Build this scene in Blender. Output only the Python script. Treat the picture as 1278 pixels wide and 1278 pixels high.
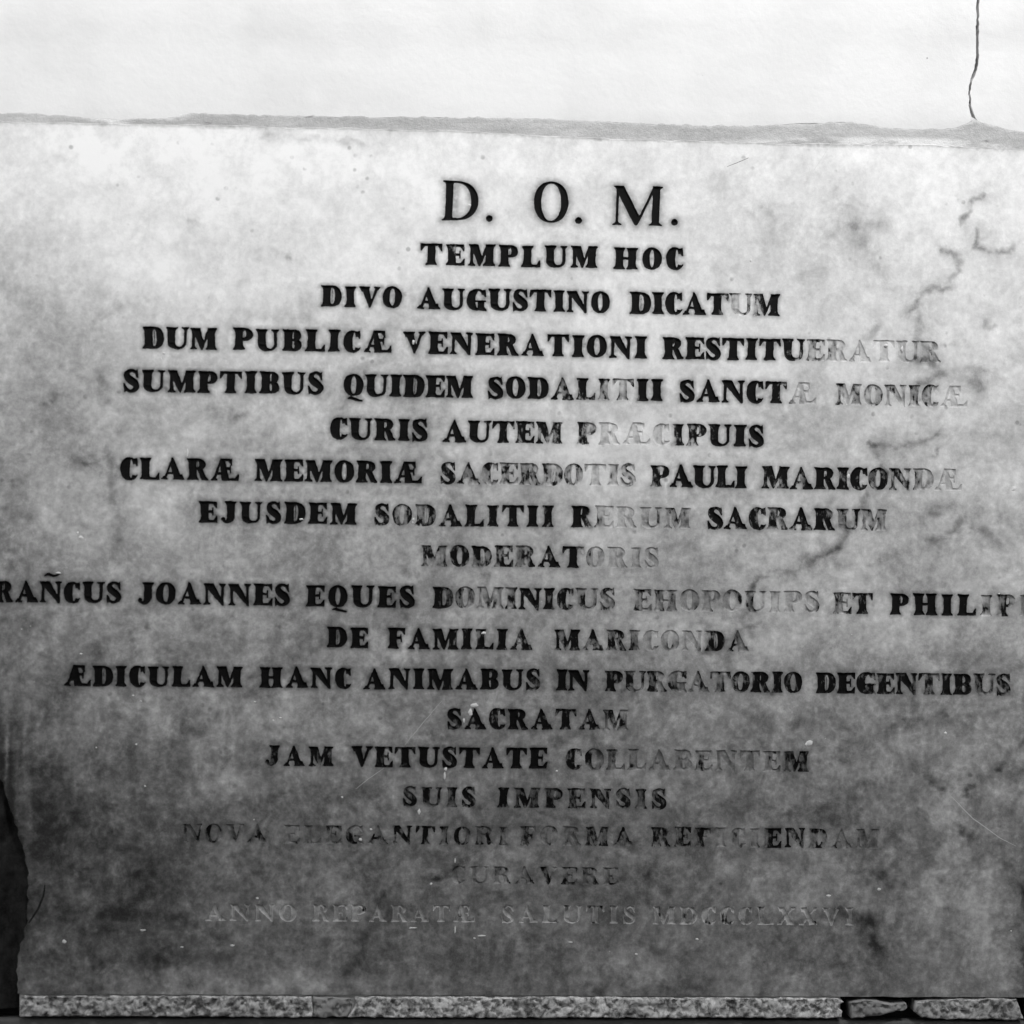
import bpy, math
import numpy as np
from mathutils import Matrix, Vector
from mathutils.geometry import delaunay_2d_cdt

# ------------------------------------------------------------------ reset
for o in list(bpy.data.objects):
    bpy.data.objects.remove(o)
scn = bpy.context.scene
col = scn.collection

# ------------------------------------------------------------------ camera
# The wall face is the plane y = 0; x runs right, z up. About 1 mm per photo pixel.
W0 = 1278.0
DIST = 3.0
YAW = math.radians(4.2)
ROLL = math.radians(1.02)
ZC = 1.75                                   # height of the slab's centre above the street
Fv = Vector((math.sin(YAW), math.cos(YAW), 0))
R0 = Vector((math.cos(YAW), -math.sin(YAW), 0))
U0 = Vector((0, 0, 1))
Rv = R0 * math.cos(ROLL) + U0 * math.sin(ROLL)
Uv = U0 * math.cos(ROLL) - R0 * math.sin(ROLL)
CAM = Vector((0, 0, ZC)) - Fv * DIST
cd = bpy.data.cameras.new('camera')
cam = bpy.data.objects.new('camera', cd)
col.objects.link(cam)
M = Matrix.Identity(4)
for i, v in enumerate((Rv, Uv, -Fv)):
    for j in range(3):
        M[j][i] = v[j]
M.translation = CAM
cam.matrix_world = M
cd.sensor_width = 36
cd.lens = 36 * DIST / (W0 / 1000.0)
cd.clip_start = 0.05
cd.clip_end = 200
cd.dof.use_dof = True
cd.dof.focus_distance = DIST + 0.03
cd.dof.aperture_fstop = 1.5
scn.camera = cam

# ------------------------------------------------------------------ sky, sun, exposure
SUN_EL = math.radians(52)
SUN_AZ = math.radians(12)                   # degrees to the right of straight out from the wall
world = bpy.data.worlds.new('World')
scn.world = world
world.use_nodes = True
nt = world.node_tree
bg = nt.nodes['Background']
sky = nt.nodes.new('ShaderNodeTexSky')
sky.sky_type = 'NISHITA'
sky.sun_disc = False
sky.sun_elevation = SUN_EL
sky.sun_rotation = math.pi - SUN_AZ
bw = nt.nodes.new('ShaderNodeRGBToBW')      # the photograph is black and white
nt.links.new(sky.outputs[0], bw.inputs[0])
nt.links.new(bw.outputs[0], bg.inputs[0])
bg.inputs[1].default_value = 0.09

sd = bpy.data.lights.new('sun', 'SUN')
sd.energy = 1.5
sd.angle = math.radians(11)
sun = bpy.data.objects.new('sun', sd)
col.objects.link(sun)
TO_SUN = Vector((math.sin(SUN_AZ) * math.cos(SUN_EL), -math.cos(SUN_AZ) * math.cos(SUN_EL), math.sin(SUN_EL)))
sun.rotation_euler = TO_SUN.to_track_quat('Z', 'Y').to_euler()
sun.location = (1, -3, 6)

scn.view_settings.view_transform = 'Standard'
scn.view_settings.look = 'None'
scn.view_settings.gamma = 1
scn.view_settings.exposure = 1.90
scn.render.engine = 'CYCLES'
scn.render.resolution_x = 1024
scn.render.resolution_y = 1024

# ------------------------------------------------------------------ helpers
def P(px, py):
    """where the ray through photo pixel (px, py) meets the wall face: (x, z)"""
    a = (np.asarray(px, float) - W0 / 2) / (DIST * 1000)
    b = -(np.asarray(py, float) - W0 / 2) / (DIST * 1000)
    dx = Fv.x + Rv.x * a + Uv.x * b
    dy = Fv.y + Rv.y * a + Uv.y * b
    dz = Fv.z + Rv.z * a + Uv.z * b
    t = -CAM.y / dy
    return CAM.x + dx * t, CAM.z + dz * t

def hash2(ix, iy, seed):
    n = (ix.astype(np.int64) * 374761393 + iy.astype(np.int64) * 668265263 + seed * 974634777) & 0x7fffffff
    n = ((n ^ (n >> 13)) * 1274126177) & 0x7fffffff
    n = ((n ^ (n >> 16)) * 2246822519) & 0x7fffffff
    return (n & 0xffffff) / float(0xffffff)

def vnoise(x, y, seed=0):
    x = np.asarray(x, float); y = np.asarray(y, float)
    ix = np.floor(x); iy = np.floor(y)
    fx = x - ix; fy = y - iy
    fx = fx * fx * fx * (fx * (fx * 6 - 15) + 10); fy = fy * fy * fy * (fy * (fy * 6 - 15) + 10)
    a = hash2(ix, iy, seed); b = hash2(ix + 1, iy, seed)
    c = hash2(ix, iy + 1, seed); d = hash2(ix + 1, iy + 1, seed)
    return (a + (b - a) * fx) * (1 - fy) + (c + (d - c) * fx) * fy

def fbm(x, y, seed=0, octs=4, gain=0.55):
    x = np.asarray(x, float); y = np.asarray(y, float)
    s = 0; a = 1.0; t = 0
    for k in range(octs):
        s = s + a * vnoise(x + 17.3 * k, y - 9.1 * k, seed + 31 * k); t += a
        a *= gain
        x, y = (x * 0.8 + y * 0.6) * 2.03, (y * 0.8 - x * 0.6) * 2.03
    return s / t

def smooth(e0, e1, v):
    t = np.clip((v - e0) / (e1 - e0), 0, 1)
    return t * t * (3 - 2 * t)

def mesh_obj(name, verts, faces, mat, parent=None, attrs=None, smooth_shade=False):
    me = bpy.data.meshes.new(name)
    me.from_pydata([tuple(v) for v in verts], [], [tuple(f) for f in faces])
    me.materials.append(mat)
    if attrs:
        for k, v in attrs.items():
            at = me.attributes.new(k, 'FLOAT', 'POINT')
            at.data.foreach_set('value', np.asarray(v, dtype=np.float32))
    if smooth_shade:
        me.polygons.foreach_set('use_smooth', [True] * len(me.polygons))
    me.update()
    o = bpy.data.objects.new(name, me)
    col.objects.link(o)
    if parent is not None:
        o.parent = parent
    return o

def tag(o, label=None, cat=None, group=None, kind=None):
    if label: o['label'] = label
    if cat: o['category'] = cat
    if group: o['group'] = group
    if kind: o['kind'] = kind
    return o

# ------------------------------------------------------------------ materials
class NB:
    def __init__(self, name):
        self.m = bpy.data.materials.new(name)
        self.m.use_nodes = True
        self.t = self.m.node_tree
        self.b = self.t.nodes['Principled BSDF']
        self.tc = self.t.nodes.new('ShaderNodeTexCoord')
        self.obj = self.tc.outputs['Object']
    def n(self, typ, **kw):
        nd = self.t.nodes.new(typ)
        for k, v in kw.items():
            setattr(nd, k, v)
        return nd
    def set(self, sock, v):
        if hasattr(v, 'default_value') or hasattr(v, 'links'):
            self.t.links.new(v, sock)
        else:
            sock.default_value = v
    def noise(self, scale, detail=6, rough=0.6, dist=0.0, vec=None, stretch=None):
        vec = vec or self.obj
        if stretch:
            mp = self.n('ShaderNodeMapping'); mp.inputs['Scale'].default_value = stretch
            self.t.links.new(vec, mp.inputs[0]); vec = mp.outputs[0]
        nd = self.n('ShaderNodeTexNoise')
        self.t.links.new(vec, nd.inputs['Vector'])
        nd.inputs['Scale'].default_value = scale
        nd.inputs['Detail'].default_value = detail
        nd.inputs['Roughness'].default_value = rough
        nd.inputs['Distortion'].default_value = dist
        return nd.outputs['Fac']
    def vor(self, scale, vec=None, feature='F1', rnd=1.0):
        nd = self.n('ShaderNodeTexVoronoi'); nd.feature = feature
        self.t.links.new(vec or self.obj, nd.inputs['Vector'])
        nd.inputs['Scale'].default_value = scale
        nd.inputs['Randomness'].default_value = rnd
        return nd.outputs['Distance']
    def math(self, op, a, b=0.0, c=None, clamp=False):
        nd = self.n('ShaderNodeMath', operation=op); nd.use_clamp = clamp
        self.set(nd.inputs[0], a); self.set(nd.inputs[1], b)
        if c is not None: self.set(nd.inputs[2], c)
        return nd.outputs[0]
    def ramp(self, v, a, b, lo=0.0, hi=1.0, interp='SMOOTHSTEP'):
        nd = self.n('ShaderNodeMapRange', interpolation_type=interp)
        self.set(nd.inputs[0], v)
        for i, q in enumerate((a, b, lo, hi)):
            self.set(nd.inputs[1 + i], q)
        return nd.outputs[0]
    def attr(self, name):
        nd = self.n('ShaderNodeAttribute'); nd.attribute_name = name
        return nd.outputs['Fac']
    def mixf(self, f, a, b):
        nd = self.n('ShaderNodeMix', data_type='FLOAT')
        self.set(nd.inputs[0], f); self.set(nd.inputs[2], a); self.set(nd.inputs[3], b)
        return nd.outputs[0]
    def color(self, v):
        cr = self.n('ShaderNodeCombineColor')
        for i in range(3): self.set(cr.inputs[i], v)
        self.t.links.new(cr.outputs[0], self.b.inputs['Base Color'])
    def bump(self, h, strength=0.3, dist=0.001):
        nd = self.n('ShaderNodeBump')
        nd.inputs['Strength'].default_value = strength
        nd.inputs['Distance'].default_value = dist
        self.set(nd.inputs['Height'], h)
        self.t.links.new(nd.outputs[0], self.b.inputs['Normal'])
    def rough(self, v): self.set(self.b.inputs['Roughness'], v)
    def spec(self, v): self.b.inputs['Specular IOR Level'].default_value = v

def marble_value(b, base_hi=0.80):
    """clouded, weathered white marble; stain attribute = how dirty and dark this spot is"""
    big = b.noise(4.0, 5, 0.6, 0.6)
    mid = b.noise(24, 8, 0.70, 0.9)
    fine = b.noise(110, 7, 0.75)
    grain = b.noise(520, 3, 0.7)
    v = b.math('ADD', b.math('MULTIPLY', b.math('SUBTRACT', big, 0.5), 0.15),
               b.math('MULTIPLY', b.math('SUBTRACT', mid, 0.5), 1.05))
    v = b.math('ADD', v, b.math('MULTIPLY', b.math('SUBTRACT', fine, 0.5), 1.25))
    v = b.math('ADD', v, b.math('MULTIPLY', b.math('SUBTRACT', b.noise(30, 6, 0.7, 0.0, None, (1.6, 1, 0.25)), 0.5), 0.30))
    st = b.attr('stain_tone')
    # cloudiness shows most where the stone is dark
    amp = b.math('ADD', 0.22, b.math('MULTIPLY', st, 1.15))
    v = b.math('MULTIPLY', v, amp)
    dirt = b.math('SUBTRACT', st, v)  # carries the slab's painted fade as well
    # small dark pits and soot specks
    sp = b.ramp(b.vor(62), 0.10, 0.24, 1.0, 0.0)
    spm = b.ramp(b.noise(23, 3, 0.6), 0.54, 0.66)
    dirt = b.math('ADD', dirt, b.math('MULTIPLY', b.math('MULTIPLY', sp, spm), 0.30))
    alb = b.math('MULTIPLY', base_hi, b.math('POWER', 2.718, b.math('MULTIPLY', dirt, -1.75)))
    alb = b.math('ADD', alb, b.math('MULTIPLY', b.math('SUBTRACT', grain, 0.5), 0.07))
    # tiny light nicks
    nick = b.ramp(b.vor(48), 0.035, 0.055, 1.0, 0.0)
    nickm = b.ramp(b.noise(31, 2, 0.5), 0.60, 0.68)
    alb = b.mixf(b.math('MULTIPLY', b.math('MULTIPLY', nick, nickm), 0.7), alb, 0.62)
    return b.math('MINIMUM', b.math('MAXIMUM', alb, 0.012), 0.83), mid, fine, grain

def mat_marble():
    b = NB('weathered_marble')
    v, mid, fine, grain = marble_value(b)
    halo = b.attr('halo')
    hn = b.noise(140, 4, 0.6)
    hh = b.math('MULTIPLY', halo, b.ramp(hn, 0.30, 0.62, 0.55, 1.0))
    v = b.math('MULTIPLY', v, b.math('SUBTRACT', 1.0, b.math('MULTIPLY', hh, 0.66)))
    b.color(v)
    b.rough(b.math('ADD', 0.42, b.math('MULTIPLY', mid, 0.25)))
    b.spec(0.35)
    h = b.math('ADD', b.math('MULTIPLY', fine, 0.6), b.math('MULTIPLY', grain, 0.25))
    h = b.math('ADD', h, b.math('MULTIPLY', b.noise(9, 3, 0.5), 3.0))
    b.bump(h, 0.35, 0.0012)
    return b.m

def mat_letter():
    """bare cut marble with what is left of the black paint; 'paint' attribute 0..1"""
    b = NB('painted_cut_marble')
    v, mid, fine, grain = marble_value(b, 0.74)
    rid = b.attr('rim')
    v = b.math('MULTIPLY', v, b.math('ADD', 0.93, b.math('MULTIPLY', rid, 0.12)))
    p = b.attr('paint')
    nz = b.noise(95, 6, 0.72, 0.4)
    ns = b.noise(260, 5, 0.7, 0.0, None, (1.5, 1.0, 0.45))
    nn = b.math('ADD', b.math('MULTIPLY', nz, 0.6), b.math('MULTIPLY', ns, 0.4))
    th = b.math('SUBTRACT', 0.80, b.math('MULTIPLY', p, 0.56))
    mask = b.ramp(nn, b.math('SUBTRACT', th, 0.13), b.math('ADD', th, 0.11))
    mask = b.math('MULTIPLY', mask, b.ramp(p, 0.0, 0.55, 0.35, 0.99))
    # a grey film of old paint stays in the pores where the coat has gone
    film = b.math('MULTIPLY', b.ramp(p, 0.05, 0.6, 0.13, 0.66), b.ramp(b.noise(60, 5, 0.7), 0.3, 0.62, 0.55, 1.0))
    mask = b.math('MAXIMUM', mask, b.math('MULTIPLY', film, b.attr('film')))
    v = b.mixf(mask, v, b.math('ADD', 0.002, b.math('MULTIPLY', grain, 0.004)))
    b.color(v)
    b.rough(0.85)
    b.spec(0.04)
    b.bump(b.math('ADD', fine, grain), 0.5, 0.0008)
    return b.m

def mat_block():
    b = NB('limewashed_stone')
    big = b.noise(3.0, 5, 0.6, 0.3); fine = b.noise(60, 6, 0.7); grain = b.noise(480, 3, 0.7)
    v = b.math('ADD', 0.76, b.math('MULTIPLY', b.math('SUBTRACT', big, 0.5), 0.08))
    v = b.math('ADD', v, b.math('MULTIPLY', b.math('SUBTRACT', fine, 0.5), 0.05))
    v = b.math('ADD', v, b.math('MULTIPLY', b.math('SUBTRACT', grain, 0.5), 0.03))
    v = b.math('MULTIPLY', v, b.math('SUBTRACT', 1.0, b.attr('stain_tone')))
    sp = b.math('MULTIPLY', b.ramp(b.vor(24), 0.030, 0.042, 1.0, 0.0), b.ramp(b.noise(7, 2, 0.5), 0.56, 0.6))
    v = b.mixf(b.math('MULTIPLY', sp, 0.6), v, 0.15)
    b.color(v); b.rough(0.8); b.spec(0.2)
    b.bump(b.math('ADD', b.math('MULTIPLY', b.noise(7, 3, 0.5), 3.0), fine), 0.35, 0.0015)
    return b.m

def mat_mortar():
    b = NB('grey_lime_mortar')
    n1 = b.noise(26, 6, 0.65, 0.3, None, (0.35, 1, 1.4)); n2 = b.noise(150, 5, 0.7); n3 = b.noise(600, 3, 0.7)
    v = b.math('ADD', 0.44, b.math('MULTIPLY', b.math('SUBTRACT', n1, 0.5), 0.42))
    v = b.math('ADD', v, b.math('MULTIPLY', b.math('SUBTRACT', n2, 0.5), 0.22))
    sm = b.attr('smear')
    v = b.mixf(b.math('MULTIPLY', sm, b.ramp(n1, 0.42, 0.58)), v, 0.70)
    pit = b.ramp(b.noise(70, 4, 0.6, 0.0, None, (0.3, 1, 1.5)), 0.66, 0.72)
    v = b.mixf(b.math('MULTIPLY', pit, 0.75), v, 0.10)
    b.color(b.math('MAXIMUM', v, 0.03)); b.rough(0.95); b.spec(0.1)
    b.bump(b.math('ADD', n2, b.math('MULTIPLY', n3, 0.4)), 0.6, 0.0015)
    return b.m

def mat_ledge():
    b = NB('pitted_pale_stone')
    n1 = b.noise(105, 6, 0.62, 0.5); n2 = b.noise(330, 5, 0.72, 0.3); n0 = b.noise(7, 4, 0.6)
    v = b.ramp(n1, 0.34, 0.62, 0.13, 0.62)
    v = b.math('ADD', v, b.math('MULTIPLY', b.math('SUBTRACT', n2, 0.5), 0.55))
    v = b.math('MULTIPLY', v, b.ramp(n0, 0.3, 0.7, 0.78, 1.15))
    v = b.mixf(b.attr('plain'), v, b.math('ADD', 0.26, b.math('MULTIPLY', b.math('SUBTRACT', n0, 0.4), 0.4)))
    v = b.math('MULTIPLY', v, b.math('SUBTRACT', 1.0, b.attr('stain_tone')))
    b.color(b.math('MINIMUM', b.math('MAXIMUM', v, 0.02), 0.82)); b.rough(0.9); b.spec(0.15)
    b.bump(b.math('ADD', n1, b.math('MULTIPLY', n2, 0.6)), 0.5, 0.0016)
    return b.m

def mat_plain(name, base, amp=0.1, scale=20, rough=0.9):
    b = NB(name)
    n = b.noise(scale, 6, 0.65); n2 = b.noise(scale * 9, 4, 0.7)
    v = b.math('ADD', base, b.math('MULTIPLY', b.math('SUBTRACT', n, 0.5), amp))
    v = b.math('ADD', v, b.math('MULTIPLY', b.math('SUBTRACT', n2, 0.5), amp * 0.6))
    b.color(b.math('MAXIMUM', v, 0.004)); b.rough(rough); b.spec(0.15)
    b.bump(n2, 0.4, 0.001)
    return b.m

MARBLE = mat_marble(); LETTER = mat_letter(); BLOCK = mat_block(); MORTAR = mat_mortar(); LEDGE = mat_ledge()
DARK = mat_plain('dark_core', 0.016, 0.045, 45)  # near-black colour for gaps, cracks and the broken corner
LIME = mat_plain('lime_spatter', 0.62, 0.15, 200)
SCR = mat_plain('pale_scratch', 0.50, 0.1, 200)
PLASTER = mat_plain('blocker_plaster', 0.42, 0.12, 2)
PAVE = mat_plain('street_stone', 0.22, 0.10, 3)

# ------------------------------------------------------------------ glyph outlines as distance fields
def seg_d(X, Y, a, b, ra, rb):
    ax, ay = a; bx, by = b
    dx, dy = bx - ax, by - ay
    L = dx * dx + dy * dy + 1e-12
    t = np.clip(((X - ax) * dx + (Y - ay) * dy) / L, 0, 1)
    return np.hypot(X - ax - dx * t, Y - ay - dy * t) - (ra + (rb - ra) * t)

def poly_d(X, Y, pts):
    d = np.full(X.shape, 1e9); s = np.ones(X.shape)
    n = len(pts)
    for i in range(n):
        ax, ay = pts[i]; bx, by = pts[i - 1]
        ex, ey = bx - ax, by - ay
        wx, wy = X - ax, Y - ay
        t = np.clip((wx * ex + wy * ey) / (ex * ex + ey * ey + 1e-12), 0, 1)
        d = np.minimum(d, (wx - ex * t) ** 2 + (wy - ey * t) ** 2)
        c1 = Y >= ay; c2 = Y < by; c3 = ex * wy > ey * wx
        flip = (c1 & c2 & c3) | (~c1 & ~c2 & ~c3)
        s = np.where(flip, -s, s)
    return s * np.sqrt(d)

def ell_d(X, Y, cx, cy, rx, ry, p=2.0):
    k = (np.abs((X - cx) / rx) ** p + np.abs((Y - cy) / ry) ** p) ** (1 / p)
    g = np.hypot((X - cx) / (rx * rx), (Y - cy) / (ry * ry)) / np.maximum(k, 1e-4)
    return (k - 1) / np.maximum(g, 1.0 / max(rx, ry))

class Gly:
    def __init__(s, X, Y, st, th):
        s.X, s.Y, s.s, s.t = X, Y, st, th
        s.d = np.full(X.shape, 1e9)
        s.f = 0.092 if st > .25 else 0.075
        s.h = th * 0.62
    def add(s, d, k=0.0):
        if k > 0:
            h = np.clip(0.5 + 0.5 * (s.d - d) / k, 0, 1)
            s.d = np.where(s.d > 1e8, d, s.d + (d - s.d) * h - k * h * (1 - h))
        else:
            s.d = np.minimum(s.d, d)
    def sub(s, d): s.d = np.maximum(s.d, -d)
    def poly(s, *pts): s.add(poly_d(s.X, s.Y, pts))
    def box(s, x0, x1, y0, y1): s.poly((x0, y0), (x1, y0), (x1, y1), (x0, y1))
    def serif(s, x0, x1, top=False, l=1.0, r=1.0):
        f, h = s.f, s.h * .8
        br = .19 if x1 - x0 > .2 else .11
        if s.s < .25: br *= .6
        q = [(x0 - f * l, 0), (x1 + f * r, 0), (x1 + f * r, h), (x1 + f * r * .50, h + br * .22), (x1 + f * r * .18, h + br * .58), (x1, h + br), (x0, h + br), (x0 - f * l * .18, h + br * .58), (x0 - f * l * .50, h + br * .22), (x0 - f * l, h)]
        if top: q = [(x, 1 - y) for x, y in q]
        s.poly(*q)
    def stem(s, x, w=None, top=True, bot=True):
        w = s.s if w is None else w
        s.box(x, x + w, 0, 1)
        if bot: s.serif(x, x + w)
        if top: s.serif(x, x + w, True)
    def arm(s, x0, x1, y, dirn, wedge=0.24):
        """horizontal arm ending in a beak pointing dirn (+1 up, -1 down) with its outer edge at y"""
        t = s.t
        s.poly((x0, y), (x1, y), (x1, y + dirn * t), (x0, y + dirn * t))
        s.poly((x1 + .01, y), (x1 + .015, y + dirn * wedge), (x1 - .025, y + dirn * wedge), (x1 - .18, y + dirn * t * .8), (x1 - .2, y))
    def bowl(s, x0, cx, xr, y0, y1, th, p=2.2):
        X, Y = s.X, s.Y
        cy = (y0 + y1) / 2; ry = (y1 - y0) / 2
        o = np.minimum(np.maximum(ell_d(X, Y, cx, cy, xr - cx, ry, p), cx - X), poly_d(X, Y, [(x0, y0), (cx + .002, y0), (cx + .002, y1), (x0, y1)]))
        iy = ry - s.t
        i = np.minimum(np.maximum(ell_d(X, Y, cx, cy, max(xr - cx - th, .03), iy, p), cx - X), poly_d(X, Y, [(x0 - .3, cy - iy), (cx + .002, cy - iy), (cx + .002, cy + iy), (x0 - .3, cy + iy)]))
        s.add(np.maximum(o, -i))
    def ring(s, w, th, x0=0.0, shift=0.0, p=2.15):
        o = ell_d(s.X, s.Y, x0 + w / 2, .5, w / 2, .515, p)
        i = ell_d(s.X, s.Y, x0 + w / 2 + shift, .5, w / 2 - th, .515 - s.t * .9, p)
        return np.maximum(o, -i)
    def curve(s, pts, k=0.0):
        # Catmull-Rom through (x, y, radius)
        P_ = [pts[0]] + list(pts) + [pts[-1]]
        out = []
        for i in range(1, len(P_) - 2):
            p0, p1, p2, p3 = [np.array(P_[j], float) for j in (i - 1, i, i + 1, i + 2)]
            for q in range(6):
                t = q / 6
                out.append(.5 * (2 * p1 + (p2 - p0) * t + (2 * p0 - 5 * p1 + 4 * p2 - p3) * t * t + (3 * p1 - p0 - 3 * p2 + p3) * t ** 3))
        out.append(np.array(pts[-1], float))
        for a, b in zip(out[:-1], out[1:]):
            s.add(seg_d(s.X, s.Y, a[:2], b[:2], a[2], b[2]))

GW = dict(T=1.0, E=.86, M=1.24, P=.88, L=.88, U=1.06, H=1.12, O=.90, C=.78, D=.97, I=.56, V=1.02, A=1.06, G=.92, S=.70, N=1.04, R=.98, B=.90, Q=.90, J=.72, F=.84, X=1.0)
GW['Æ'] = 1.26; GW['.'] = .16; GW['Ñ'] = 1.04

def glyph(ch, X, Y, st=.32, th=.095):
    g = Gly(X, Y, st, th); w = GW[ch]; s, t, f = st, th, g.f
    if st < .25: w = w * (1.02 if ch == 'M' else .93)
    if ch == 'I': g.stem((w - s) / 2)
    elif ch == 'T':
        g.stem((w - s) / 2, top=False)
        g.box(0.02, w - .02, 1 - t, 1)
        g.poly((0, 1), (-.005, .66), (.035, .66), (.20, 1 - t * .8), (.22, 1)); g.poly((w, 1), (w + .005, .66), (w - .035, .66), (w - .20, 1 - t * .8), (w - .22, 1))
    elif ch in 'EFL':
        g.stem(f, top=True)
        if ch in 'EF':
            g.arm(f + s * .5, w - .02, 1, -1, .30)
            mx = f + s + .20
            g.box(f + s * .5, mx, .52 - t / 2, .52 + t / 2)
            g.poly((mx - .02, .52), (mx - .01, .70), (mx + .03, .70), (mx + .03, .34), (mx - .01, .34))
        if ch in 'EL': g.arm(f + s * .5, w, 0, 1, .32)
    elif ch == 'H':
        g.stem(f); g.stem(w - f - s); g.box(f + s * .5, w - f - s * .5, .5 - t / 2, .5 + t / 2)
    elif ch in 'DPRB':
        g.stem(f)
        xs = f + s * .5
        if ch == 'D': g.bowl(xs, f + s + .08, w, 0, 1, s * .95)
        elif ch == 'P': g.bowl(xs, f + s + .06, w, .42, 1, s * .85)
        elif ch == 'B':
            g.bowl(xs, f + s + .08, w - .05, .5 - t / 2, 1, s * .8); g.bowl(xs, f + s + .10, w, 0, .5 + t / 2, s * .9)
        else:
            g.bowl(xs, f + s + .06, w - .12, .47, 1, s * .85)
            g.poly((w - .52, .52), (w - .28, .54), (w - .10, .14), (w, .06), (w, 0), (w - .30, 0))
    elif ch in 'OQ':
        g.add(g.ring(w, s * .93))
        if ch == 'Q': g.curve([(w * .24, -.13, .03), (w * .36, -.10, .055), (w * .62, -.17, .06), (w * .92, -.22, .035)])
    elif ch in 'CG':
        g.d = g.ring(w * 1.04, s * .95, 0, .09)
        cut = poly_d(X, Y, [(w * .66, .70), (w * 1.3, .86), (w * 1.3, .14 if ch == 'C' else .02), (w * .70, .22)])
        g.sub(cut)
        g.poly((w * .97, 1.0), (w * .99, .64), (w * .93, .64), (w * .74, .84), (w * .80, .96))
        if ch == 'G':
            g.box(w - f - s * .9, w - f, .02, .44)
            g.poly((w - s - f * 2 - .02, .46), (w, .46), (w, .40), (w - s - f * 2 - .02, .40))
            g.poly((w - f - s * .6, .0), (w + .02, -.04), (w + .02, .03), (w - f, .16))
        else: g.curve([(w * .62, .02, .05), (w * .84, .09, .045), (w * .99, .21, .02)])
    elif ch == 'S':
        a = s * .5
        g.curve([(w * .88, .80, .03), (w * .70, .93, t * .6), (w * .46, .965, t * .55), (w * .22, .84, a * .62), (w * .26, .66, a * .85), (w * .52, .50, a * 1.02), (w * .78, .34, a * .85), (w * .80, .16, a * .62), (w * .54, .035, t * .55), (w * .28, .075, t * .6), (w * .10, .22, .03)])
        g.poly((w * .90, 1.02), (w * .95, .64), (w * .88, .64), (w * .68, .90)); g.poly((w * .06, -.02), (w * .0, .38), (w * .07, .38), (w * .32, .10))
    elif ch == 'U':
        r = t * 1.15; xr = w - f - r
        g.box(f, f + s, .30, 1); g.serif(f, f + s, True); g.box(xr, xr + r, .30, 1); g.serif(xr, xr + r, True, 1.3, 1)
        cx = (f + xr + r) / 2; rx = (xr + r - f) / 2
        o = ell_d(X, Y, cx, .32, rx, .335, 2.2)
        icx = (f + s + xr) / 2; irx = (xr - f - s) / 2
        i = ell_d(X, Y, icx, .32, irx, .335 - t * 1.1, 2.2)
        g.add(np.maximum(np.maximum(o, -i), Y - .32))
    elif ch in 'NÑ':
        l = t * 1.15
        g.box(f, f + l, 0, 1); g.serif(f, f + l, False, 1, 1.1); g.serif(f, f + s * .8, True, 1, -1)
        g.box(w - f - l, w - f, 0, 1); g.serif(w - f - l, w - f, True, 1.1, 1)
        g.poly((f, 1), (f + s * 1.08, 1), (w - f, .12), (w - f, -.03), (w - f - l * .6, -.03), (f, .86))
        if ch == 'Ñ': g.curve([(w * .20, 1.27, .02), (w * .36, 1.36, .055), (w * .58, 1.28, .055), (w * .80, 1.32, .03), (w * .92, 1.38, .015)])
    elif ch == 'M':
        l = t * 1.2
        g.box(f, f + l, 0, 1); g.serif(f, f + l, False, 1, 1.2); g.serif(f, f + s * .7, True, 1, -1)
        xr = w - f - s
        g.box(xr, xr + s, 0, 1); g.serif(xr, xr + s); g.serif(xr, xr + s, True, -.6, 1)
        cx = (f + l + xr) / 2 + .03
        g.poly((f, 1), (f + s, 1), (cx + s * .36, .26), (cx + .02, -.01), (cx - .03, -.01), (f, .88))
        g.poly((cx - .03, 0), (cx + .03, 0), (xr + s * .5, 1), (xr + .02, 1))
    elif ch == 'V':
        c = w * .53
        g.poly((f, 1), (f + s * 1.05, 1), (c + .09, .22), (c + .03, -.01), (c - .03, -.01)); g.poly((c - .03, 0), (c + .04, 0), (w - f + .01, 1), (w - f - t * 1.1, 1))
        g.serif(f + .02, f + s, True, 1, .9); g.serif(w - f - t, w - f, True, 1, 1)
    elif ch == 'A':
        c = w * .47
        g.poly((c - .03, 1.02), (c + .04, 1.02), (w - f, 0), (w - f - s * 1.08, 0), (c - .10, .76)); g.poly((c - .06, .90), (c + .02, .96), (f + t * 1.1, 0), (f, 0))
        g.box(w * .26, w * .66, .26, .26 + t * .95)
        g.serif(f, f + t, False, 1, 1.1); g.serif(w - f - s, w - f, False, .9, 1)
    elif ch == 'X':
        g.poly((f, 1), (f + s * 1.1, 1), (w - f, 0), (w - f - s * 1.1, 0)); g.poly((w - f - t * 1.2, 1), (w - f, 1), (f + t * 1.2, 0), (f, 0))
        g.serif(f + .02, f + s, True); g.serif(w - f - t, w - f, True); g.serif(f, f + t); g.serif(w - f - s, w - f - .02)
    elif ch == 'J':
        x = w - f - s
        g.box(x, x + s, .24, 1); g.serif(x, x + s, True)
        g.curve([(x + s * .5, .30, s * .5), (x + s * .40, .16, s * .42), (x + .02, .055, s * .26), (w * .24, .05, .05), (w * .12, .14, .05)])
        g.add(ell_d(X, Y, w * .15, .17, .095, .095))
    elif ch == 'Æ':
        c = .50
        g.poly((c - .06, 1), (c + .10, 1), (.86, 0), (.86 - s * 1.05, 0), (c - .06, .80)); g.poly((c - .06, 1), (c + .03, 1), (f + t, 0), (f, 0))
        g.box(.26, .62, .26, .26 + t * .9); g.serif(f, f + t, False, 1, 1.1)
        g.arm(c, w - .30, 1, -1, .30); g.arm(.50, w, 0, 1, .30); g.box(.58, .90, .50, .50 + t)
        g.poly((.87, .54), (.88, .70), (.92, .70), (.92, .36), (.88, .36))
    elif ch == '.':
        g.add(ell_d(X, Y, w / 2, .08, .085, .085))
    return g.d, w

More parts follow.
